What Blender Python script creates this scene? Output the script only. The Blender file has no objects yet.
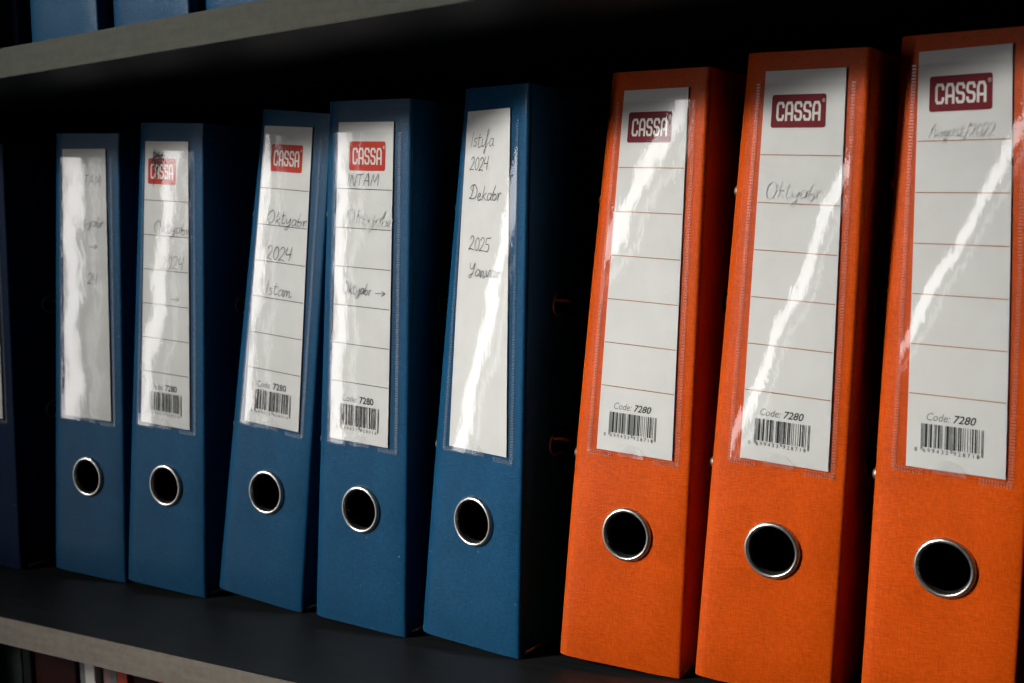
import bpy, bmesh, math, random
from mathutils import Vector, Matrix
from mathutils.geometry import delaunay_2d_cdt
random.seed(7)
scene = bpy.context.scene
COL = scene.collection

# ------------------------------------------------------------------ camera
CAMP = (0.4536, -0.5754, 0.2345); YAW, PITCH, ROLL, FPX = -0.5835, -0.0802, -0.0342, 1250.6
def cam_axes():
    f = Vector((math.sin(YAW)*math.cos(PITCH), math.cos(YAW)*math.cos(PITCH), math.sin(PITCH)))
    r = Vector((math.cos(YAW), -math.sin(YAW), 0)); u = r.cross(f)
    c, s = math.cos(ROLL), math.sin(ROLL)
    return c*r+s*u, -s*r+c*u, f
cd = bpy.data.cameras.new('camera'); cam = bpy.data.objects.new('camera', cd); COL.objects.link(cam)
_r, _u, _f = cam_axes()
m = Matrix.Identity(4)
for i in range(3):
    m[i][0], m[i][1], m[i][2], m[i][3] = _r[i], _u[i], -_f[i], CAMP[i]
cam.matrix_world = m
cd.sensor_fit = 'HORIZONTAL'; cd.sensor_width = 36; cd.lens = FPX/1024*36
cd.clip_start = .01; cd.clip_end = 50
cd.dof.use_dof = True; cd.dof.focus_distance = .675; cd.dof.aperture_fstop = 13
scene.camera = cam

# ------------------------------------------------------------------ world, lights, exposure
w = bpy.data.worlds.new('World'); scene.world = w; w.use_nodes = True
w.node_tree.nodes['Background'].inputs[0].default_value = (.55, .62, .7, 1)
w.node_tree.nodes['Background'].inputs[1].default_value = .022
def area(name, loc, target, sx, sy, power, col):
    l = bpy.data.lights.new(name, 'AREA'); l.shape = 'RECTANGLE'; l.size = sx; l.size_y = sy; l.energy = power; l.color = col
    o = bpy.data.objects.new(name, l); COL.objects.link(o); o.location = loc
    o.rotation_euler = (Vector(target)-Vector(loc)).to_track_quat('-Z', 'Y').to_euler()
    return o
area('narrow_window_light', (-2.2627, -2.2627, .25), (0, 0, .25), .21, 2.0, 13, (1, .965, .955))
area('side_window_light', (-2.06, -2.45, .25), (0, 0, .25), .06, 2.0, 1.3, (1, .965, .955))
area('room_light', (-1.75, -2.2, 1.35), (.15, 0, .11), .6, .5, 1.75, (1, .98, .945)).data.spread = math.radians(13)  # key added for diffuse light, beam narrowed so the upper left dims
vs = scene.view_settings
vs.view_transform = 'Standard'; vs.look = 'None'; vs.exposure = 0; vs.gamma = 1; vs.use_curve_mapping = False
scene.render.engine = 'CYCLES'
scene.cycles.max_bounces = 10; scene.cycles.transparent_max_bounces = 16

# ------------------------------------------------------------------ materials
MAT = {}
def mat(name, base, rough=.5, spec=.5, metal=0):
    m = bpy.data.materials.new(name); m.use_nodes = True
    b = m.node_tree.nodes['Principled BSDF']
    b.inputs['Base Color'].default_value = (*base, 1); b.inputs['Roughness'].default_value = rough
    b.inputs['Specular IOR Level'].default_value = spec; b.inputs['Metallic'].default_value = metal
    MAT[name] = m; return m, m.node_tree, b
def node(nt, t, **kw):
    n = nt.nodes.new(t)
    for k, v in kw.items():
        if k in n.inputs: n.inputs[k].default_value = v
        else: setattr(n, k, v)
    return n
def noise(nt, scale3, detail=3, rough=.55, obj=True):
    tc = nt.nodes.new('ShaderNodeTexCoord'); mp = nt.nodes.new('ShaderNodeMapping'); mp.inputs['Scale'].default_value = scale3
    nt.links.new(tc.outputs['Object'], mp.inputs[0])
    n = nt.nodes.new('ShaderNodeTexNoise'); n.inputs['Scale'].default_value = 1; n.inputs['Detail'].default_value = detail; n.inputs['Roughness'].default_value = rough
    nt.links.new(mp.outputs[0], n.inputs['Vector']); return n
def mathn(nt, op, a, b):
    n = nt.nodes.new('ShaderNodeMath'); n.operation = op
    for i, x in enumerate((a, b)):
        if isinstance(x, (int, float)): n.inputs[i].default_value = x
        else: nt.links.new(x, n.inputs[i])
    return n.outputs[0]
def ramp(nt, src, stops):
    r = nt.nodes.new('ShaderNodeValToRGB'); e = r.color_ramp.elements
    while len(e) < len(stops): e.new(.5)
    for i, (p, c) in enumerate(stops): e[i].position = p; e[i].color = (*c, 1)
    nt.links.new(src, r.inputs[0]); return r.outputs[0]
def bump(nt, b, h, strength, dist):
    n = nt.nodes.new('ShaderNodeBump'); n.inputs['Strength'].default_value = strength; n.inputs['Distance'].default_value = dist
    nt.links.new(h, n.inputs['Height']); nt.links.new(n.outputs[0], b.inputs['Normal']); return n
def cloth(name, base, rough, spec):
    m, nt, b = mat(name, base, rough, spec)
    weft = noise(nt, (260, 260, 2400), 2)       # long slubs along the width
    warp = noise(nt, (2400, 2400, 260), 2)      # and along the height
    mott = noise(nt, (28, 28, 22), 4)
    weave = mathn(nt, 'ADD', weft.outputs[0], warp.outputs[0])
    k = mathn(nt, 'ADD', mathn(nt, 'MULTIPLY', weave, .55), mathn(nt, 'MULTIPLY', mott.outputs[0], .45))
    c = ramp(nt, k, [(.50, tuple(x*.62 for x in base)), (.78, base), (1, tuple(min(1, x*1.3+.004) for x in base))])
    # a few pale specks of lint and dust caught in the weave
    sp = noise(nt, (520, 520, 430), 0); th = mathn(nt, 'MULTIPLY', mathn(nt, 'SUBTRACT', sp.outputs[0], .845), 5.0)
    mx = nt.nodes.new('ShaderNodeMix'); mx.data_type = 'RGBA'; mx.clamp_factor = True
    nt.links.new(th, mx.inputs[0]); nt.links.new(c, mx.inputs[6]); mx.inputs[7].default_value = (.25, .22, .19, 1)
    nt.links.new(mx.outputs[2], b.inputs['Base Color'])
    bump(nt, b, weave, .6, .0002)
    return m
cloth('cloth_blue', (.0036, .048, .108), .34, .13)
cloth('cloth_navy', (.002, .010, .034), .5, .05)  # shade of the left upright is put into this darker blue
cloth('cloth_orange', (.445, .055, .0012), .40, .12)
cloth('cloth_dark_red', (.035, .003, .003), .5, .12)
cloth('cloth_black', (.009, .009, .010), .5, .12)
mat('lining', (.012, .012, .014), .8, .2)
m, nt, b = mat('chrome', (.62, .60, .56), .17, .5, 1)
n_ = noise(nt, (900, 900, 900), 3); nt.links.new(mathn(nt, 'ADD', mathn(nt, 'MULTIPLY', n_.outputs[0], .25), .2), b.inputs['Roughness'])
mat('dull_metal', (.34, .27, .21), .5, .5, 1)
m, nt, b = mat('paper', (.56, .555, .53), .75, .25)
c = ramp(nt, noise(nt, (60, 60, 60), 4).outputs[0], [(.3, (.535, .53, .505)), (.7, (.575, .57, .55))]); nt.links.new(c, b.inputs['Base Color'])
bump(nt, b, noise(nt, (45, 45, 30), 3).outputs[0], .25, .002)
mat('ink_black', (.02, .02, .022), .6, .08)
mat('ink_code', (.028, .036, .032), .6, .08)
mat('ink_grey', (.17, .18, .17), .6, .08)
mat('ink_line_blue_label', (.05, .047, .045), .6, .08)
mat('ink_line_orange_label', (.30, .13, .055), .6, .08)
mat('logo_red', (.40, .026, .012), .6, .1)
mat('logo_maroon', (.125, .005, .010), .6, .1)
mat('logo_white', (.56, .54, .50), .6, .08)
mat('pen', (.085, .085, .09), .6, .08)
mat('pencil', (.46, .46, .45), .6, .08)
mat('smear', (.515, .515, .50), .7, .08)
def film_mat(name, rough, haze, bs, tint=(.96, .965, .965)):
    m = bpy.data.materials.new(name); m.use_nodes = True; nt = m.node_tree; nt.nodes.clear()
    out = nt.nodes.new('ShaderNodeOutputMaterial'); tr = node(nt, 'ShaderNodeBsdfTransparent'); tr.inputs[0].default_value = (*tint, 1)
    di = node(nt, 'ShaderNodeBsdfDiffuse'); di.inputs[0].default_value = (.75, .75, .75, 1)
    gl = node(nt, 'ShaderNodeBsdfGlossy'); gl.inputs['Roughness'].default_value = rough
    geo = nt.nodes.new('ShaderNodeNewGeometry'); dt = nt.nodes.new('ShaderNodeVectorMath'); dt.operation = 'DOT_PRODUCT'
    nt.links.new(geo.outputs['Incoming'], dt.inputs[0])
    cs = mathn(nt, 'ABSOLUTE', dt.outputs['Value'], 0)          # Schlick, the same from both sides of the film
    frv = mathn(nt, 'ADD', mathn(nt, 'MULTIPLY', mathn(nt, 'POWER', mathn(nt, 'SUBTRACT', 1.0, cs), 5.0), .94), .05)
    m1 = nt.nodes.new('ShaderNodeMixShader'); m1.inputs[0].default_value = haze
    m2 = nt.nodes.new('ShaderNodeMixShader')
    a = noise(nt, (240, 240, 170), 3, .6); c2 = noise(nt, (60, 60, 45), 2)
    h = mathn(nt, 'ADD', mathn(nt, 'MULTIPLY', a.outputs[0], .22), mathn(nt, 'MULTIPLY', c2.outputs[0], .6))
    bp = nt.nodes.new('ShaderNodeBump'); bp.inputs['Strength'].default_value = bs; bp.inputs['Distance'].default_value = .0006
    nt.links.new(h, bp.inputs['Height'])
    nt.links.new(bp.outputs[0], gl.inputs['Normal']); nt.links.new(bp.outputs[0], dt.inputs[1])
    nt.links.new(tr.outputs[0], m1.inputs[1]); nt.links.new(di.outputs[0], m1.inputs[2])
    nt.links.new(frv, m2.inputs[0]); nt.links.new(m1.outputs[0], m2.inputs[1]); nt.links.new(gl.outputs[0], m2.inputs[2])
    nt.links.new(m2.outputs[0], out.inputs[0]); MAT[name] = m
film_mat('clear_film', .055, .004, .34)
film_mat('film_patch', .2, .07, .2, (1, 1, 1))
film_mat('weld', .28, .10, .2)
m, nt, b = mat('laminate', (.019, .022, .024), .5, .2)
c = ramp(nt, noise(nt, (14, 220, 220), 4).outputs[0], [(.35, (.0065, .0075, .008)), (.7, (.0115, .013, .0138))]); nt.links.new(c, b.inputs['Base Color'])
bump(nt, b, noise(nt, (500, 900, 900), 3).outputs[0], .25, .0003)
def banding(name, base):
    m, nt, b = mat(name, base, .6, .1)
    k = mathn(nt, 'ADD', mathn(nt, 'MULTIPLY', noise(nt, (25, 90, 300), 5).outputs[0], .35), mathn(nt, 'MULTIPLY', noise(nt, (120, 120, 120), 6, .75).outputs[0], .65))
    c = ramp(nt, k, [(.32, tuple(x*.7 for x in base)), (.55, base), (.78, tuple(x*1.18 for x in base))]); nt.links.new(c, b.inputs['Base Color'])
    bump(nt, b, k, .3, .0006)
banding('edge_beige', (.165, .145, .12))
banding('edge_green_grey', (.040, .042, .031))  # weaker light on the upper edge is put into this darker colour
mat('paper_dark', (.045, .052, .052), .8, .1); mat('paper_white', (.8, .74, .7), .8, .2); mat('paper_grey', (.2, .215, .21), .8, .2)
mat('paper_pink', (.36, .22, .21), .8, .2); mat('card_orange', (.5, .06, .015), .6, .3)
mat('rivet_metal', (.45, .38, .29), .4, .5, 1)
mat('scratch', (.3, .26, .22), .6, .3)

# ------------------------------------------------------------------ mesh helpers
def link(name, me, mats, parent=None, smooth=False):
    for k in mats: me.materials.append(MAT[k])
    if smooth:
        for p in me.polygons: p.use_smooth = True
    o = bpy.data.objects.new(name, me); COL.objects.link(o)
    if parent: o.parent = parent
    return o
def mesh(name, verts, faces, mats, parent=None, smooth=False, idx=None):
    me = bpy.data.meshes.new(name); me.from_pydata([tuple(v) for v in verts], [], faces); me.update()
    o = link(name, me, mats, parent, smooth)
    if idx:
        for p, i in zip(me.polygons, idx): p.material_index = i
    return o
def empty(name, loc, label, cat, group=None):
    o = bpy.data.objects.new(name, None); COL.objects.link(o); o.location = loc; o.empty_display_size = .03
    o['label'] = label; o['category'] = cat
    if group: o['group'] = group
    return o
def box(name, lo, hi, mats, parent=None, bev=.0008):
    bm = bmesh.new(); bmesh.ops.create_cube(bm, size=1)
    for v in bm.verts: v.co = [lo[i]+(v.co[i]+.5)*(hi[i]-lo[i]) for i in range(3)]
    if bev: bmesh.ops.bevel(bm, geom=bm.edges[:], offset=bev, segments=2, affect='EDGES')
    me = bpy.data.meshes.new(name); bm.to_mesh(me); bm.free()
    return link(name, me, mats, parent)
def panel(name, us, vv, holes, front, back, mats, parent, smooth=True):
    """sheet with thickness over the grid us x vv, with holes (closed loops of (u, v)); front/back map (u, v) to points"""
    pts = []; edges = []
    def inhole(u, v, grow=0):
        for h in holes:
            cu = sum(p[0] for p in h)/len(h); cv = sum(p[1] for p in h)/len(h)
            ru = max(abs(p[0]-cu) for p in h)+grow; rv = max(abs(p[1]-cv) for p in h)+grow
            if abs(u-cu) < ru and abs(v-cv) < rv: return True
        return False
    for v in vv:
        for u in us:
            if not inhole(u, v, .0008): pts.append((u, v))
    for h in holes:
        n0 = len(pts); pts += h
        edges += [(n0+i, n0+(i+1) % len(h)) for i in range(len(h))]
    P, E, F, *_ = delaunay_2d_cdt([Vector(p) for p in pts], edges, [], 0, 1e-7)
    def ininside(u, v):
        for h in holes:
            c = False; n = len(h)
            for i in range(n):
                (x1, y1), (x2, y2) = h[i], h[i-1]
                if (y1 > v) != (y2 > v) and u < (x2-x1)*(v-y1)/(y2-y1)+x1: c = not c
            if c: return True
        return False
    F = [f for f in F if not ininside(sum(P[i][0] for i in f)/3, sum(P[i][1] for i in f)/3)]
    N = len(P); V = [front(*p) for p in P]+[back(*p) for p in P]
    faces = [tuple(f) for f in F]; idx = [0]*len(F)
    faces += [tuple(N+i for i in reversed(f)) for f in F]; idx += [1]*len(F)
    cnt = {}
    for f in F:
        for i in range(3):
            a, b2 = f[i], f[(i+1) % 3]; cnt[(a, b2)] = 1
    M0 = len(V)
    for (a, b2) in list(cnt):
        if (b2, a) not in cnt:
            n = len(V); V += [V[b2], V[a], V[N+a], V[N+b2]]; faces.append((n, n+1, n+2, n+3)); idx.append(1 if inhole((P[a][0]+P[b2][0])/2, (P[a][1]+P[b2][1])/2, 1e-4) else 0)
    me = bpy.data.meshes.new(name); me.from_pydata([tuple(v) for v in V], [], faces); me.update()
    o = link(name, me, mats, parent)
    for p, i in zip(me.polygons, idx): p.material_index = i
    if smooth:
        for p in me.polygons[:len(F)]: p.use_smooth = True
    return o
def circle(cu, cv, r, n=40): return [(cu+r*math.cos(2*math.pi*i/n), cv+r*math.sin(2*math.pi*i/n)) for i in range(n)]
def stadium(cu, cv, L, r, n=10):
    o = []
    for s, a0 in ((1, -math.pi/2), (-1, math.pi/2)):
        for i in range(n+1):
            a = a0+math.pi*i/n; o.append((cu+s*(L/2-r)+r*math.cos(a), cv+r*math.sin(a)))
    return o
def smooth_path(p, n=6):
    if len(p) < 3: return p
    o = []
    for i in range(len(p)-1):
        a = p[max(i-1, 0)]; b = p[i]; c = p[i+1]; d = p[min(i+2, len(p)-1)]
        for k in range(n):
            t = k/n
            o.append(tuple(.5*(2*b[j]+(c[j]-a[j])*t+(2*a[j]-5*b[j]+4*c[j]-d[j])*t*t+(3*b[j]-a[j]-3*c[j]+d[j])*t**3) for j in (0, 1)))
    return o+[p[-1]]
def ribbon(path, wd, V, F):
    n = len(path); L = []
    for i in range(n):
        a = path[max(i-1, 0)]; b = path[min(i+1, n-1)]; q = path[i]
        d1 = (q[0]-a[0], q[1]-a[1]); d2 = (b[0]-q[0], b[1]-q[1])
        def nn(d):
            l = math.hypot(*d)
            return (d[0]/l, d[1]/l) if l > 1e-9 else None
        d1, d2 = nn(d1), nn(d2); d1 = d1 or d2 or (1, 0); d2 = d2 or d1
        t = nn((d1[0]+d2[0], d1[1]+d2[1])) or d1
        k = 1/max(.5, t[0]*d1[0]+t[1]*d1[1])
        L.append((-t[1]*wd/2*k, t[0]*wd/2*k))
    s = len(V)
    for q, l in zip(path, L): V += [(q[0]+l[0], q[1]+l[1]), (q[0]-l[0], q[1]-l[1])]
    F += [(s+2*i, s+2*i+1, s+2*i+3, s+2*i+2) for i in range(n-1)]
def tube(name, pts, r, mats, parent, closed=False, n=8):
    V = []; F = []; N = len(pts); pts = [Vector(p) for p in pts]
    for i, p in enumerate(pts):
        a = pts[(i-1) % N] if closed else pts[max(i-1, 0)]; b = pts[(i+1) % N] if closed else pts[min(i+1, N-1)]
        t = (b-a).normalized(); x = t.orthogonal().normalized() if abs(t.x) > .99 else t.cross(Vector((1, 0, 0))).normalized(); y = t.cross(x)
        for k in range(n):
            an = 2*math.pi*k/n; V.append(p+r*(math.cos(an)*x+math.sin(an)*y))
    for i in range(N if closed else N-1):
        for k in range(n):
            j = (i+1) % N; F.append((i*n+k, i*n+(k+1) % n, j*n+(k+1) % n, j*n+k))
    if not closed: F += [tuple(reversed(range(n))), tuple((N-1)*n+k for k in range(n))]
    return mesh(name, V, F, mats, parent, True)
_tm = {}
def text_mesh(s, size, shear=0, bold=0):
    key = (s, size, shear, bold)
    if key not in _tm:
        cu = bpy.data.curves.new('t', 'FONT'); cu.body = s; cu.size = size; cu.shear = shear; cu.offset = bold; cu.resolution_u = 3
        o = bpy.data.objects.new('t', cu); COL.objects.link(o)
        dg = bpy.context.evaluated_depsgraph_get(); e = o.evaluated_get(dg); me = e.to_mesh()
        V = [(v.co.x, v.co.y) for v in me.vertices]; F = [tuple(p.vertices) for p in me.polygons]
        e.to_mesh_clear(); bpy.data.objects.remove(o); bpy.data.curves.remove(cu)
        _tm[key] = (V, F)
    return _tm[key]

# ------------------------------------------------------------------ lettering
LOGO = {'C': [[(1, .70), (1, .86), (.82, 1), (.18, 1), (0, .86), (0, .14), (.18, 0), (.82, 0), (1, .14), (1, .30)]],
        'A': [[(0, -.08), (0, .80), (.22, 1), (.78, 1), (1, .80), (1, -.08)], [(0, .36), (1, .36)]],
        'S': [[(1, .73), (1, .86), (.82, 1), (.18, 1), (0, .86), (0, .64), (.15, .53), (.85, .47), (1, .36), (1, .14), (.82, 0), (.18, 0), (0, .14), (0, .27)]]}
HAND = {  # handwriting strokes, unit x-height ~.5, capitals 1; (advance, strokes)
 'O': (.75, [[(.45, .98), (.15, .75), (.08, .35), (.25, .02), (.5, .1), (.65, .5), (.55, .9), (.35, 1)]]),
 'k': (.5, [[(.08, 0), (.15, .5), (.22, .95)], [(.42, .5), (.14, .25), (.25, .2), (.46, 0)]]),
 't': (.42, [[(.2, .85), (.12, .2), (.2, .0), (.4, .1)], [(0, .58), (.38, .62)]]),
 'y': (.5, [[(.05, .5), (.1, .18), (.28, .2), (.42, .5), (.36, 0), (.2, -.35), (.05, -.25), (.45, .1)]]),
 'a': (.48, [[(.4, .42), (.22, .5), (.06, .25), (.16, .02), (.36, .2), (.42, .48), (.38, .1), (.5, .05)]]),
 'b': (.46, [[(.05, .3), (.25, .95), (.12, .5), (.1, .1), (.26, .0), (.4, .2), (.3, .4), (.15, .3)]]),
 'r': (.42, [[(.04, .5), (.12, .35), (.1, 0), (.14, .3), (.26, .5), (.38, .42)]]),
 'I': (.3, [[(.2, 1), (.1, 0)]]),
 's': (.36, [[(.32, .45), (.15, .5), (.1, .36), (.28, .18), (.2, 0), (.02, .06)]]),
 'i': (.28, [[(.08, .5), (.06, .1), (.14, .0), (.28, .14)], [(.12, .72), (.14, .75)]]),
 'f': (.4, [[(.02, .1), (.25, .7), (.32, .95), (.22, .95), (.15, .3), (.08, -.4), (.02, -.3), (.3, .15), (.4, .2)]]),
 '2': (.52, [[(.06, .75), (.22, .98), (.4, .8), (.3, .45), (.02, .03), (.22, .08), (.46, .0)]]),
 '0': (.5, [[(.3, .95), (.1, .7), (.08, .2), (.25, .02), (.42, .3), (.4, .75), (.26, .95)]]),
 '4': (.5, [[(.1, .95), (.04, .45), (.36, .5)], [(.42, .98), (.32, 0)]]),
 '5': (.52, [[(.1, .92), (.06, .55), (.3, .5), (.36, .25), (.2, .0), (.02, .08)], [(.1, .92), (.5, .98)]]),
 'D': (.75, [[(.3, .95), (.22, .4), (.1, .05), (.05, .15), (.3, .05), (.58, .2), (.66, .6), (.4, .98), (.05, .85), (.12, .65)]]),
 'e': (.4, [[(.06, .22), (.3, .36), (.2, .5), (.06, .3), (.14, .02), (.38, .12)]]),
 'Y': (.6, [[(.05, .9), (.12, .55), (.3, .5), (.5, .92), (.4, .3), (.2, -.15), (.05, .0), (.4, .2)]]),
 'n': (.5, [[(.04, .5), (.06, .0), (.16, .42), (.28, .45), (.28, .05), (.34, .0), (.48, .15)]]),
 'm': (.7, [[(.04, .5), (.06, .0), (.16, .42), (.26, .45), (.27, .05), (.36, .42), (.47, .45), (.48, .05), (.54, .0), (.68, .15)]]),
 'v': (.45, [[(.04, .48), (.14, .02), (.3, .3), (.34, .5), (.46, .42)]]),
 'N': (.7, [[(.05, 0), (.15, .95), (.45, .02), (.6, 1)]]),
 'T': (.6, [[(.3, .95), (.2, 0)], [(.02, .92), (.58, 1)]]),
 'A': (.7, [[(.02, 0), (.38, 1), (.5, 0)], [(.12, .4), (.52, .42)]]),
 'M': (.8, [[(.02, 0), (.2, .95), (.35, .3), (.62, 1), (.66, 0)]]),
 'u': (.5, [[(.05, .5), (.08, .1), (.25, .05), (.38, .5), (.36, .1), (.48, .05)]]),
 'g': (.48, [[(.38, .42), (.2, .5), (.06, .25), (.18, .05), (.38, .4), (.32, -.2), (.15, -.4), (.04, -.25), (.45, .1)]]),
 '/': (.4, [[(.02, -.15), (.36, 1.05)]]), ' ': (.4, []),
 '>': (1.0, [[(.05, .3), (.85, .36)], [(.6, .55), (.88, .36), (.6, .12)]]),
 '#': (1.1, [[(.0, .2), (.5, .9), (.3, .1), (.9, 1.0), (.5, .0), (1.0, .8), (.1, .6), (1.0, .4), (.2, .95), (.6, -.3), (.15, .5), (.95, .15)], [(.25, 1.1), (.4, -.9)], [(.6, 1.0), (.5, -.5)]]),
}
def ean13(code):
    Lc = ['0001101', '0011001', '0010011', '0111101', '0100011', '0110001', '0101111', '0111011', '0110111', '0001011']
    par = ['LLLLLL', 'LLGLGG', 'LLGGLG', 'LLGGGL', 'LGLLGG', 'LGGLLG', 'LGGGLL', 'LGLGLG', 'LGLGGL', 'LGGLGL']
    inv = lambda s: ''.join('10'[int(c)] for c in s)
    s = '101'
    for c, p in zip(code[1:7], par[int(code[0])]):
        k = Lc[int(c)]; s += k if p == 'L' else inv(k)[::-1]
    s += '01010'
    for c in code[7:]: s += inv(Lc[int(c)])
    return s+'101'

# ------------------------------------------------------------------ the binder
H = .318; T = .0022
class Binder:
    def __init__(s, name, b, W, cl, label, cat='binder', group=None, z=0.0, depth=.285):
        s.x, s.y, s.lean, s.yaw, s.pit, s.tw = b; s.W = W; s.cl = cl; s.depth = depth
        s.root = empty(name, (s.x, s.y, z), label, cat, group)
    def M(s, u, v, d=0.0):                      # point on the (twisted, leaning) spine, d metres proud of it
        sl, c = math.sin(s.lean), math.cos(s.lean)
        a = s.yaw+s.tw*(v/H-.5); cx = v*sl; ux = u*c; Y = v*math.sin(s.pit)
        return Vector((cx+ux*math.cos(a)-Y*math.sin(a)+d*math.sin(a), ux*math.sin(a)+Y*math.cos(a)-d*math.cos(a), -u*sl+v*c+abs(sl)*s.W/2))
    def shell(s, ring=True, slots=True):
        W = s.W; r = .0016; hw = W/2; hl_ = hw+min(.0022, W*.03)     # the left fold stands a little wider
        def prof(u):
            e = (hw if u > 0 else hl_)-abs(u); d = 0
            if e < r: d -= r-math.sqrt(max(0, r*r-(r-e)**2))
            if u < 0 and e < .0046: d -= (.0046-e)*.18
            if u > 0 and e < .014: d -= 5*(.014-e)**2
            if u < 0 and e < .014: d -= 8*(.014-e)**2          # the board folds back along the left edge
            return d
        us = [-hl_+k for k in (0, .0003, .0008, .0016, .0028, .0040, .0045, .0047, .0055, .007)]
        us = us+[-hw+.0075+(W-.015)*i/14 for i in range(15)]+[hw-(k+hl_) for k in reversed(us)]
        vv = [.0005]+[H*i/26 for i in range(1, 26)]+[H-.0005]
        holes = [circle(0, .0739, .0118)] if ring else []
        # the board's lower and upper corners are worn a little round
        def fr(u, v):
            e = min(v, H-v); d = prof(u)-(.0008 if e < .001 else 0)
            return s.M(u, v, d)
        panel('spine', us, vv, holes, fr, lambda u, v: s.M(u*.97, v, -.0034), [s.cl, 'lining'], s.root)
        for side, nm in ((1, 'front_cover'), (-1, 'back_cover')):
            ed = (hw if side > 0 else -hl_)-side*(T/2+.0002)
            def pt(q, v, o):
                p = s.M(ed, v, -.0031)
                return p+Vector((o*math.cos(s.lean), q, -o*math.sin(s.lean)))
            qs = [0, .012]+[.02+(s.depth-.02)*i/7 for i in range(8)]; vs_ = [.0006]+[H*i/12 for i in range(1, 12)]+[H-.0006]
            hl = [stadium(.041, z, .031, .0058) for z in (.119, .199)] if (slots and side > 0) else []
            o1 = side*T/2
            f = (lambda q, v: pt(q, v, o1)); g_ = (lambda q, v: pt(q, v, -o1))
            o = panel(nm, qs, vs_, hl, f, g_, [s.cl, 'lining'], s.root, False)
            if side < 0: o.data.flip_normals()
            if slots and side > 0:
                for z in (.119, .199):
                    e = tube('slot_eyelet', [pt(q, v, o1+.0002) for q, v in stadium(.041, z, .031, .0062, 8)], .0009, ['dull_metal'], s.root, True, 6)
                    hoop = [pt(.0335+.003*math.sin(t*math.pi), z+.002*math.cos(t*3), o1-.012+.0135*math.sin(t*math.pi)) for t in [i/10 for i in range(11)]]
                    tube('ring_hoop', [p+Vector((0, .018*i/10, 0)) for i, p in enumerate(hoop)], .0016, ['dull_metal'], s.root, False, 8)
            # folded steel strip guarding the bottom edge of the cover
            tube('edge_guard', [pt(q, .0022, 0) for q in (.004, .02, .06, .16, s.depth-.004)], .0016, ['dull_metal'], s.root, False, 8)
            if slots and side < 0:
                for z in (.112, .250):
                    V = []; F = []; n = 12
                    for (rr, hh) in ((.0042, 0), (.0038, .0009), (.0022, .0016), (.0003, .0018)):
                        for i in range(n):
                            a = 2*math.pi*i/n; V.append(pt(.0035+rr*.8*math.cos(a), z+rr*.8*math.sin(a), o1-hh*1.35))
                    for k in range(3):
                        for i in range(n): F.append((k*n+i, k*n+(i+1) % n, (k+1)*n+(i+1) % n, (k+1)*n+i))
                    mesh('rivet', V, F, ['rivet_metal'], s.root, True)
        if ring:
            prf = [(.0145, .0001), (.0145, .0007), (.0142, .0014), (.0136, .0019), (.0130, .0021), (.0124, .0018), (.0120, .0011), (.0118, .0002), (.0117, -.001), (.0117, -.0026)]
            V = []; F = []; n = 56
            for rr, d in prf:
                for i in range(n):
                    a = 2*math.pi*i/n; V.append(s.M(rr*math.cos(a), .0739+rr*math.sin(a), d))
            for k in range(len(prf)-1):
                for i in range(n): F.append((k*n+i, k*n+(i+1) % n, (k+1)*n+(i+1) % n, (k+1)*n+i))
            mesh('finger_ring', V, F, ['chrome'], s.root, True)
        return s
    # ---- label, its print, and the clear sleeve
    def label(s, l, ll='white paper label strip', HL=.1902, pmat='paper'):
        s.lu, s.la, s.lv, s.lw = l; s.HL = HL
        def pm(X, Y, d):                        # X right, Y down from the label's top left corner, millimetres
            a = X/1000*(s.lw/.0456)-s.lw/2; c = HL/2-Y/1000
            return s.M(s.lu+a*math.cos(s.la)+c*math.sin(s.la), s.lv-a*math.sin(s.la)+c*math.cos(s.la), d)
        s.pm = pm
        us = [45.6*i/10 for i in range(11)]; vv = [190.2*i/36 for i in range(37)]
        s.paper = panel('label', us, vv, [], lambda X, Y: pm(X, Y, .0009), lambda X, Y: pm(X, Y, .0006), [pmat, pmat], s.root)
        s.paper.data.flip_normals(); s.paper['label'] = ll
        return s
    def print2d(s, name, V, F, mt, d=.00105, parent=None):
        return mesh(name, [s.pm(x, y, d) for x, y in V], F, [mt], parent or s.paper)
    def template(s, kind, lx=9):
        org = kind == 'orange'; W0, H0 = 30.6, 15.7; x0, y0 = lx, 11.4
        if not org: x0, y0, W0, H0 = lx, 11.2, 29.6, 17.0
        # rounded logo panel, cut into a fine grid so that it follows the twist of the spine
        V = []; F = []; r = 1.3; nx, ny = 20, 8
        xs = [x0+r*(1-math.cos(math.pi/2*i/4)) for i in range(4)]; xs = xs+[x0+r+(W0-2*r)*i/12 for i in range(13)]+[2*x0+W0-q for q in reversed(xs)]
        for q in xs:
            e = min(q-x0, x0+W0-q); hh = H0/2-(r-math.sqrt(max(0, r*r-(r-e)**2)) if e < r else 0)
            V += [(q, y0+H0/2+hh*(2*j/ny-1)) for j in range(ny+1)]
        for i in range(len(xs)-1):
            for j in range(ny): k = i*(ny+1)+j; F.append((k, k+1, k+ny+2, k+ny+1))
        s.print2d('logo_panel', V, F, 'logo_maroon' if org else 'logo_red', .00105)
        V = []; F = []; lw_, lh = W0*.108, H0*.50; xx = x0+W0*.118; base = y0+H0*.755
        for ch in 'CASSA':
            for st in LOGO[ch]: ribbon([(xx+p[0]*lw_, base-p[1]*lh) for p in st], W0*.040, V, F)
            xx += lw_+W0*.058
        tx, ty = xx+.35, base-lh-.9
        ribbon([(tx+.8*math.cos(a*.5236), ty+.8*math.sin(a*.5236)) for a in range(13)], .16, V, F)
        ribbon([(tx-.25, ty+.4), (tx-.25, ty-.4), (tx+.2, ty-.35), (tx+.15, ty), (tx-.2, ty), (tx+.3, ty+.4)], .14, V, F)
        s.print2d('logo_lettering', V, F, 'logo_white', .00118)
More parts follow.
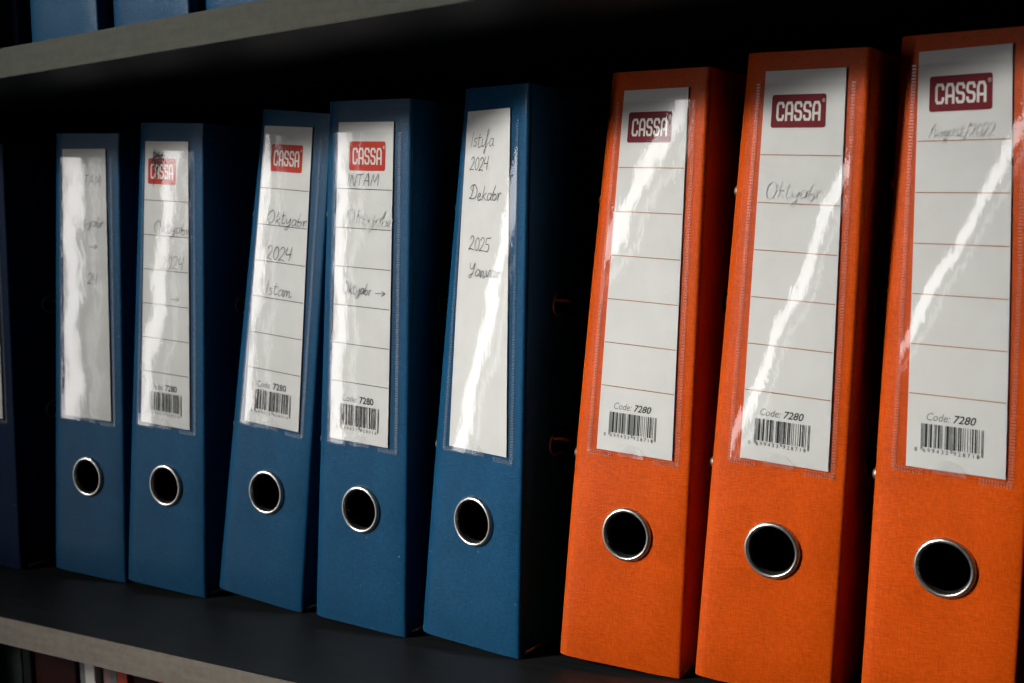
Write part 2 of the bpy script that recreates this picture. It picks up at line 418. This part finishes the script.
        ys = [(40 if org else 39)+23.1*i for i in range(6)]
        for y in ys:
            s.print2d('ruled_line', [(.4+44.8*i/14, y+j*.22) for i in range(15) for j in (-1, 1)], [(2*i, 2*i+1, 2*i+3, 2*i+2) for i in range(14)], 'ink_line_orange_label' if org else 'ink_line_blue_label')
        sh = .28 if org else 0
        ox, cy, fs = (8.6, 167.4, 5.2) if org else (9.0, 166.2, 5.7)
        V, F = text_mesh('Code:', fs, sh, 0); s.print2d('code_word', [(ox+x*.88, cy-y) for x, y in V], F, 'ink_grey')
        V, F = text_mesh('7280', fs, sh, .06); s.print2d('code_number', [(ox+2.42*fs+x, cy-y) for x, y in V], F, 'ink_code')
        num = '8699433928718' if org else '8699433928016'
        bits = ean13(num); V = []; F = []; bw = (28.8 if org else 30.5)/95; bx = 6.8 if org else 8.0; gk = 1.0 if org else 1.16; by = cy+1.7
        i = 0
        while i < 95:
            if bits[i] == '1':
                j = i
                while j < 95 and bits[j] == '1': j += 1
                g = 12.6 if (i < 3 or i > 91 or 44 < i < 50) else 11.0
                g *= gk
                n = len(V); xa, xb = bx+i*bw, bx+j*bw-.03; V += [(xa, by), (xb, by), (xb, by+g), (xa, by+g)]; F.append((n, n+1, n+2, n+3)); i = j
            else: i += 1
        s.print2d('barcode', V, F, 'ink_code')
        V2 = []; F2 = []
        for k, c in enumerate(num):
            V, F = text_mesh(c, 2.7); n = len(V2)
            px = bx-3.0 if k == 0 else bx+(3.4+(k-1)*7 if k < 7 else 50.4+(k-7)*7)*bw
            V2 += [(px+x, by+13.4*gk-y) for x, y in V]; F2 += [tuple(n+q for q in f) for f in F]
        s.print2d('barcode_digits', V2, F2, 'ink_code')
    def write(s, txt, x, y, h, mt='pen', wd=.38, slant=.12, ll=None, wx=1.3):
        V = []; F = []; xx = x; k = h
        for ch in txt:
            adv, st = HAND[ch]
            j = random.uniform(-.05, .05)
            for p in st:
                q = [(xx+(px*wx+slant*py)*k, y-(py+j)*k) for px, py in p]
                ribbon(smooth_path(q, 5), wd*random.uniform(.85, 1.15), V, F)
            xx += adv*k*.95*wx
        o = s.print2d('handwriting', V, F, mt, .00122)
        if ll: o['label'] = ll
    def sleeve(s, k, c, sw=.0535, top=.006, du=0.0, seed=0):
        rnd = random.Random(seed)
        hh = s.HL/2; v0 = s.lv-hh-.0022; v1 = s.lv+hh-top; uc = s.lu+du
        nu, nv = 40, 70; R = sw/2
        ph = [rnd.uniform(0, 6.28) for _ in range(8)]
        def prof(u, v):
            cc = max(-.2, min(.2, c[0]+c[1]*v))
            dd = .5*k*(R*R-u*u)+cc*u
            rip = .00013*math.sin(95*v+ph[0]+30*u)+.00007*math.sin(210*v+ph[1]-60*u)+.00002*math.sin(190*u+ph[2]+40*v)
            return dd+rip
        V = []; F = []; NR = []; q = 2e-4
        for j in range(nv+1):
            v = v0+(v1-v0)*j/nv
            for i in range(nu+1):
                u = -R+sw*i/nu; e = max(0, min(1, (R-abs(u))/.0022))
                V.append(s.M(uc+u, v, .0005+.0011*e**.6+.0009*(1-(u/R)**2)))
                # the tension of the film: its surface normals follow the stretched, wavy profile
                P = [s.M(uc+u+a_, v+b_, prof(u+a_, v+b_)) for a_, b_ in ((-q, 0), (q, 0), (0, -q), (0, q))]
                NR.append(tuple((P[1]-P[0]).cross(P[3]-P[2]).normalized()))
        for j in range(nv):
            for i in range(nu): a = j*(nu+1)+i; F.append((a, a+1, a+nu+2, a+nu+1))
        fl = mesh('clear_sleeve', V, F, ['clear_film'], s.root, True)
        fl.data.normals_split_custom_set_from_vertices(NR)
        # welded ladder seams: hundreds of tiny ribs
        V = []; F = []
        def rib(u0, u1, va, vb, d0, d1):
            n = len(V)
            for d in (d0, d1):
                for (uu, vv) in ((u0, va), (u1, va), (u1, vb), (u0, vb)): V.append(s.M(uc+uu, vv, d))
            F.extend([(n+4, n+5, n+6, n+7), (n, n+1, n+5, n+4), (n+1, n+2, n+6, n+5), (n+2, n+3, n+7, n+6), (n+3, n, n+4, n+7)])
        v = v0
        while v < v1:
            if True:
                for sd in (-1, 1):
                    j = rnd.uniform(-.00008, .00008); rib(sd*R-.0011+j, sd*R+.0011+j, v, v+.0006, .0001, .0007+rnd.uniform(0, .0002))
            v += .00145
        for sd in (-1, 1):
            u = sd*R
            for q in range(11):
                uu = u-sd*q*.00135; rib(uu-.0003, uu+.0003, v0-.0012+rnd.uniform(-.0002, .0002), v0+.0011, .0001, .0007)
        NV = [s.M(uc, v0+.0004, .0019)]; m_ = 18; NF = []
        for i in range(m_+1):
            a = math.pi*i/m_; NV.append(s.M(uc+.0078*math.cos(a), v0+.0004+.0072*math.sin(a), .0028))
        for i in range(m_): NF.append((0, i+1, i+2))
        mesh('thumb_notch', NV, NF, ['film_patch'], fl)
        sm = mesh('weld_seam', V, F, ['weld'], fl); sm['kind'] = 'stuff'
        return s

def simple_file(name, x0, x1, y, z, h, d, mats, label, cat, group=None):
    """a thin booklet / folder: two covers, a spine and the pages between"""
    r = empty(name, ((x0+x1)/2, y, z), label, cat, group); hw = (x1-x0)/2; t = min(.0012, hw*.3)
    box('spine', (-hw, 0, 0), (hw, t, h), [mats[0]], r, t*.3)
    for sd in (-1, 1): box('cover', (min(sd*hw, sd*(hw-t)), t+.0001, 0), (max(sd*hw, sd*(hw-t)), d, h), [mats[0]], r, t*.3)
    box('pages', (-hw+t+.0002, t+.001, .002), (hw-t-.0002, d-.004, h-.002), [mats[1]], r, 0)
    return r

# ------------------------------------------------------------------ the shelving
SB, ST = .3454, .3633; TH = ST-SB; YF = -.0924; XL, XR = -.47, .80
book = empty('bookcase', (0, .1, -.3633-TH), 'dark laminate shelving with pale grey front edges holding all the binders', 'shelf')
def brd(name, lo, hi, mats, parent, bev=.0006):
    o = box(name, [a-b_ for a, b_ in zip(lo, book.location)], [a-b_ for a, b_ in zip(hi, book.location)], mats, parent, bev); return o
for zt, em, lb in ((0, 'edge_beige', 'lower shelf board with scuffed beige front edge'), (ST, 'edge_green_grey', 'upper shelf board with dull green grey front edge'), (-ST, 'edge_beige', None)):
    o = brd('shelf_board', (XL, YF+.0011, zt-TH), (XR, .30, zt), ['laminate'], book)
    if lb: o['label'] = lb
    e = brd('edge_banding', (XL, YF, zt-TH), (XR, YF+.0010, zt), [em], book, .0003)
brd('back_panel', (XL, .301, -ST-TH), (XR, .306, 2*ST), ['laminate'], book)
brd('upright', (XL-.0185, YF, -ST-TH), (XL-.0005, .306, 2*ST), ['laminate'], book)
brd('upright', (XR+.0005, YF, -ST-TH), (XR+.0185, .306, 2*ST), ['laminate'], book)

# ------------------------------------------------------------------ the row of binders
W = .0686
DATA = [
    dict(b=(-0.2983, -0.0034, 0.0749, 0.0519, 0.0054, -0.1210), l=(-0.0003, -0.0127, 0.2117, 0.0462), k=1.5, c=(-0.0243,-0.305)),
    dict(b=(-0.2162, -0.0046, 0.0918, 0.0082, 0.0034, -0.2285), l=(-0.0016, -0.0081, 0.2103, 0.0459), k=2.2, c=(-0.0410,-0.278)),
    dict(b=(-0.1321, 0.0005, 0.1383, -0.0276, 0.0273, -0.2436), l=(-0.0025, -0.0283, 0.2128, 0.0470), k=2.0, c=(0.0267,-0.726)),
    dict(b=(-0.0410, -0.0064, 0.0713, -0.0436, 0.0083, -0.1520), l=(-0.0017, 0.0074, 0.2097, 0.0460), k=2.6, c=(-0.0011,-0.413)),
    dict(b=(0.0404, -0.0056, 0.0773, -0.2399, 0.0190, -0.4348), l=(-0.0008, -0.0207, 0.2097, 0.0455), k=3.4, c=(-0.0975,-0.328)),
    dict(b=(0.1340, 0.0025, 0.0810, -0.0959, 0.0245, -0.4521), l=(0.0011, -0.0059, 0.2127, 0.0456), k=2.0, c=(-0.1271,0.189)),
    dict(b=(0.2147, 0.0048, 0.0936, -0.0741, -0.0086, -0.4258), l=(0.0020, -0.0105, 0.2134, 0.0456), k=5.2, c=(-0.0466,0.840)),
    dict(b=(0.2986, 0.0122, 0.0759, -0.1266, -0.0407, -0.4021), l=(0.0003, -0.0201, 0.2151, 0.0453), k=5.2, c=(-0.3142,1.810)),
]
BG, OG = 'blue binders in a row on the shelf', 'orange binders in a row on the shelf'
LAB = ['leftmost fully visible blue binder, its unprinted label half hidden by glare',
 'blue binder with black scribble over the red logo on its label',
 'most tilted blue binder, leaning right against the neighbouring blue one',
 'blue binder whose label shows a pencilled arrow after the handwriting',
 'blue binder with plain label handwritten 2024 and 2025, next to the orange ones',
 'leftmost orange binder, standing beside the blue ones, label without handwriting',
 'middle orange binder of three with a faint handwritten word under the logo',
 'rightmost orange binder with faint handwritten word and date under the logo']
ROW = []
for i, D in enumerate(DATA):
    bl = i < 5
    B_ = Binder('binder', D['b'], W, 'cloth_blue' if bl else 'cloth_orange', LAB[i], 'binder', BG if bl else OG).shell()
    B_.label(D['l'], ['plain white label without print', 'white label with red logo and ruled lines', 'white label with red logo and ruled lines', 'white label with red logo and ruled lines', 'plain white label with handwriting', 'white label with maroon logo', 'white label with maroon logo', 'white label with maroon logo'][i])
    if i not in (0, 4): B_.template('blue' if bl else 'orange', [0, 3.6, 8.4, 9.9, 0, 5.0, 5.0, 6.0][i])
    B_.sleeve(D['k'], D['c'], seed=i, du=[.0004, .0012, .0022, .0016, .0014, -.0004, -.0008, 0][i])
    ROW.append(B_)
b1, b2, b3, b4, b5, b6, b7, b8 = ROW
b1.write('INTAM', 14, 25, 7); b1.write('Oktyabr', 10, 54, 7.5); b1.write('>', 27, 70, 7); b1.write('24', 25, 94, 8)
b2.write('#', 5, 19, 12, 'ink_black', .6); b2.write('Oktyabr', 10, 60.5, 8.5); b2.write('2024', 18, 84, 9); b2.write('>', 28, 106, 7)
b3.write('Oktyabr', 8, 61, 8.5); b3.write('2024', 10, 83.5, 9, 'pen', .4); b3.write('Istam', 11, 106, 8.5)
b4.write('INTAM', 8, 37, 7); b4.write('Oktyabr', 7, 60, 9, 'smear', 1.2); b4.write('Oktyabr', 7, 101, 7.2, wx=.98); b4.write('>', 33, 101.5, 7)
b5.write('Istifa', 5, 20, 9, 'pen', .42); b5.write('2024', 6, 33, 7.5, 'pen', .42); b5.write('Dekabr', 7, 49.5, 8.5, 'pen', .42)
b5.write('2025', 9, 77.5, 8, 'pen', .42); b5.write('Yanvar', 10, 92, 8, 'pen', .42)
b7.write('Oktyabr', 4, 61, 8.5, 'pencil', .36, wx=1.1); b8.write('August/2022', 6, 38.6, 6.2, 'pencil', .36, wx=1.0)

# the dark binder cut by the left edge of the picture
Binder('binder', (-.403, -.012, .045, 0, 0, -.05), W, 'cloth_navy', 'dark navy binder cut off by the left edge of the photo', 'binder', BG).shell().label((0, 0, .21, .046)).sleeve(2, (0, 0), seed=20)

# ------------------------------------------------------------------ upper shelf
UL = ['darkest navy binder at the far left of the upper shelf', 'left blue binder on the upper shelf, next to the navy one', 'middle blue binder on the upper shelf', 'right blue binder on the upper shelf, above the tilted one']
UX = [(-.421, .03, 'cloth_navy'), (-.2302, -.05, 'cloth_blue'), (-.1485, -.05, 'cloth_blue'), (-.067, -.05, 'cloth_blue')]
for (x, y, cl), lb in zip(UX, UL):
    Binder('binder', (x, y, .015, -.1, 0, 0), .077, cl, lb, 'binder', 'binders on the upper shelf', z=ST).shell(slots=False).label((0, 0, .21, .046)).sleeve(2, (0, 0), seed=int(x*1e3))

# ------------------------------------------------------------------ lower shelf
Z = -ST
Binder('binder', (-.405, 0, 0, 0, 0, 0), .05, 'cloth_black', 'black binder with grey label in the bottom left corner under the shelf', 'binder', 'files on the lowest shelf', z=Z).shell(slots=False).label((0, 0, .21, .03), 'grey paper label', pmat='paper_dark')
Binder('binder', (-.351, 0, 0, 0, 0, 0), .05, 'cloth_dark_red', 'dark red binder under the shelf beside the grey booklet', 'binder', 'files on the lowest shelf', z=Z).shell(slots=False)
for x0, x1, y, mts, lb, cat in (
    (-.3205, -.3130, 0, ('paper_grey', 'paper_white'), 'thin grey booklet under the shelf beside the dark red binder', 'booklet'),
    (-.3122, -.3010, -.002, ('paper_white', 'paper_white'), 'bright white folder standing under the shelf', 'folder'),
    (-.3004, -.2890, .003, ('paper_pink', 'paper_white'), 'dull pink folder under the shelf, right of the white one', 'folder'),
    (-.2870, -.2800, .001, ('paper_grey', 'paper_white'), 'thin grey booklet under the shelf beside the slim orange folder', 'booklet'),
    (-.2788, -.2675, 0, ('card_orange', 'paper_white'), 'slim orange folder under the shelf', 'folder')):
    simple_file(cat, x0, x1, y, Z, .316, .24, mts, lb, cat, 'files on the lowest shelf')
Binder('binder', (-.2505, 0, 0, 0, 0, 0), .026, 'cloth_dark_red', 'narrow dark red binder under the shelf right of the slim orange folder', 'binder', 'files on the lowest shelf', z=Z).shell(slots=False, ring=False)
Binder('binder', (-.2015, 0, 0, 0, 0, 0), W, 'cloth_orange', 'orange binder just peeking out under the lower shelf edge', 'binder', 'files on the lowest shelf', z=Z).shell(slots=False)
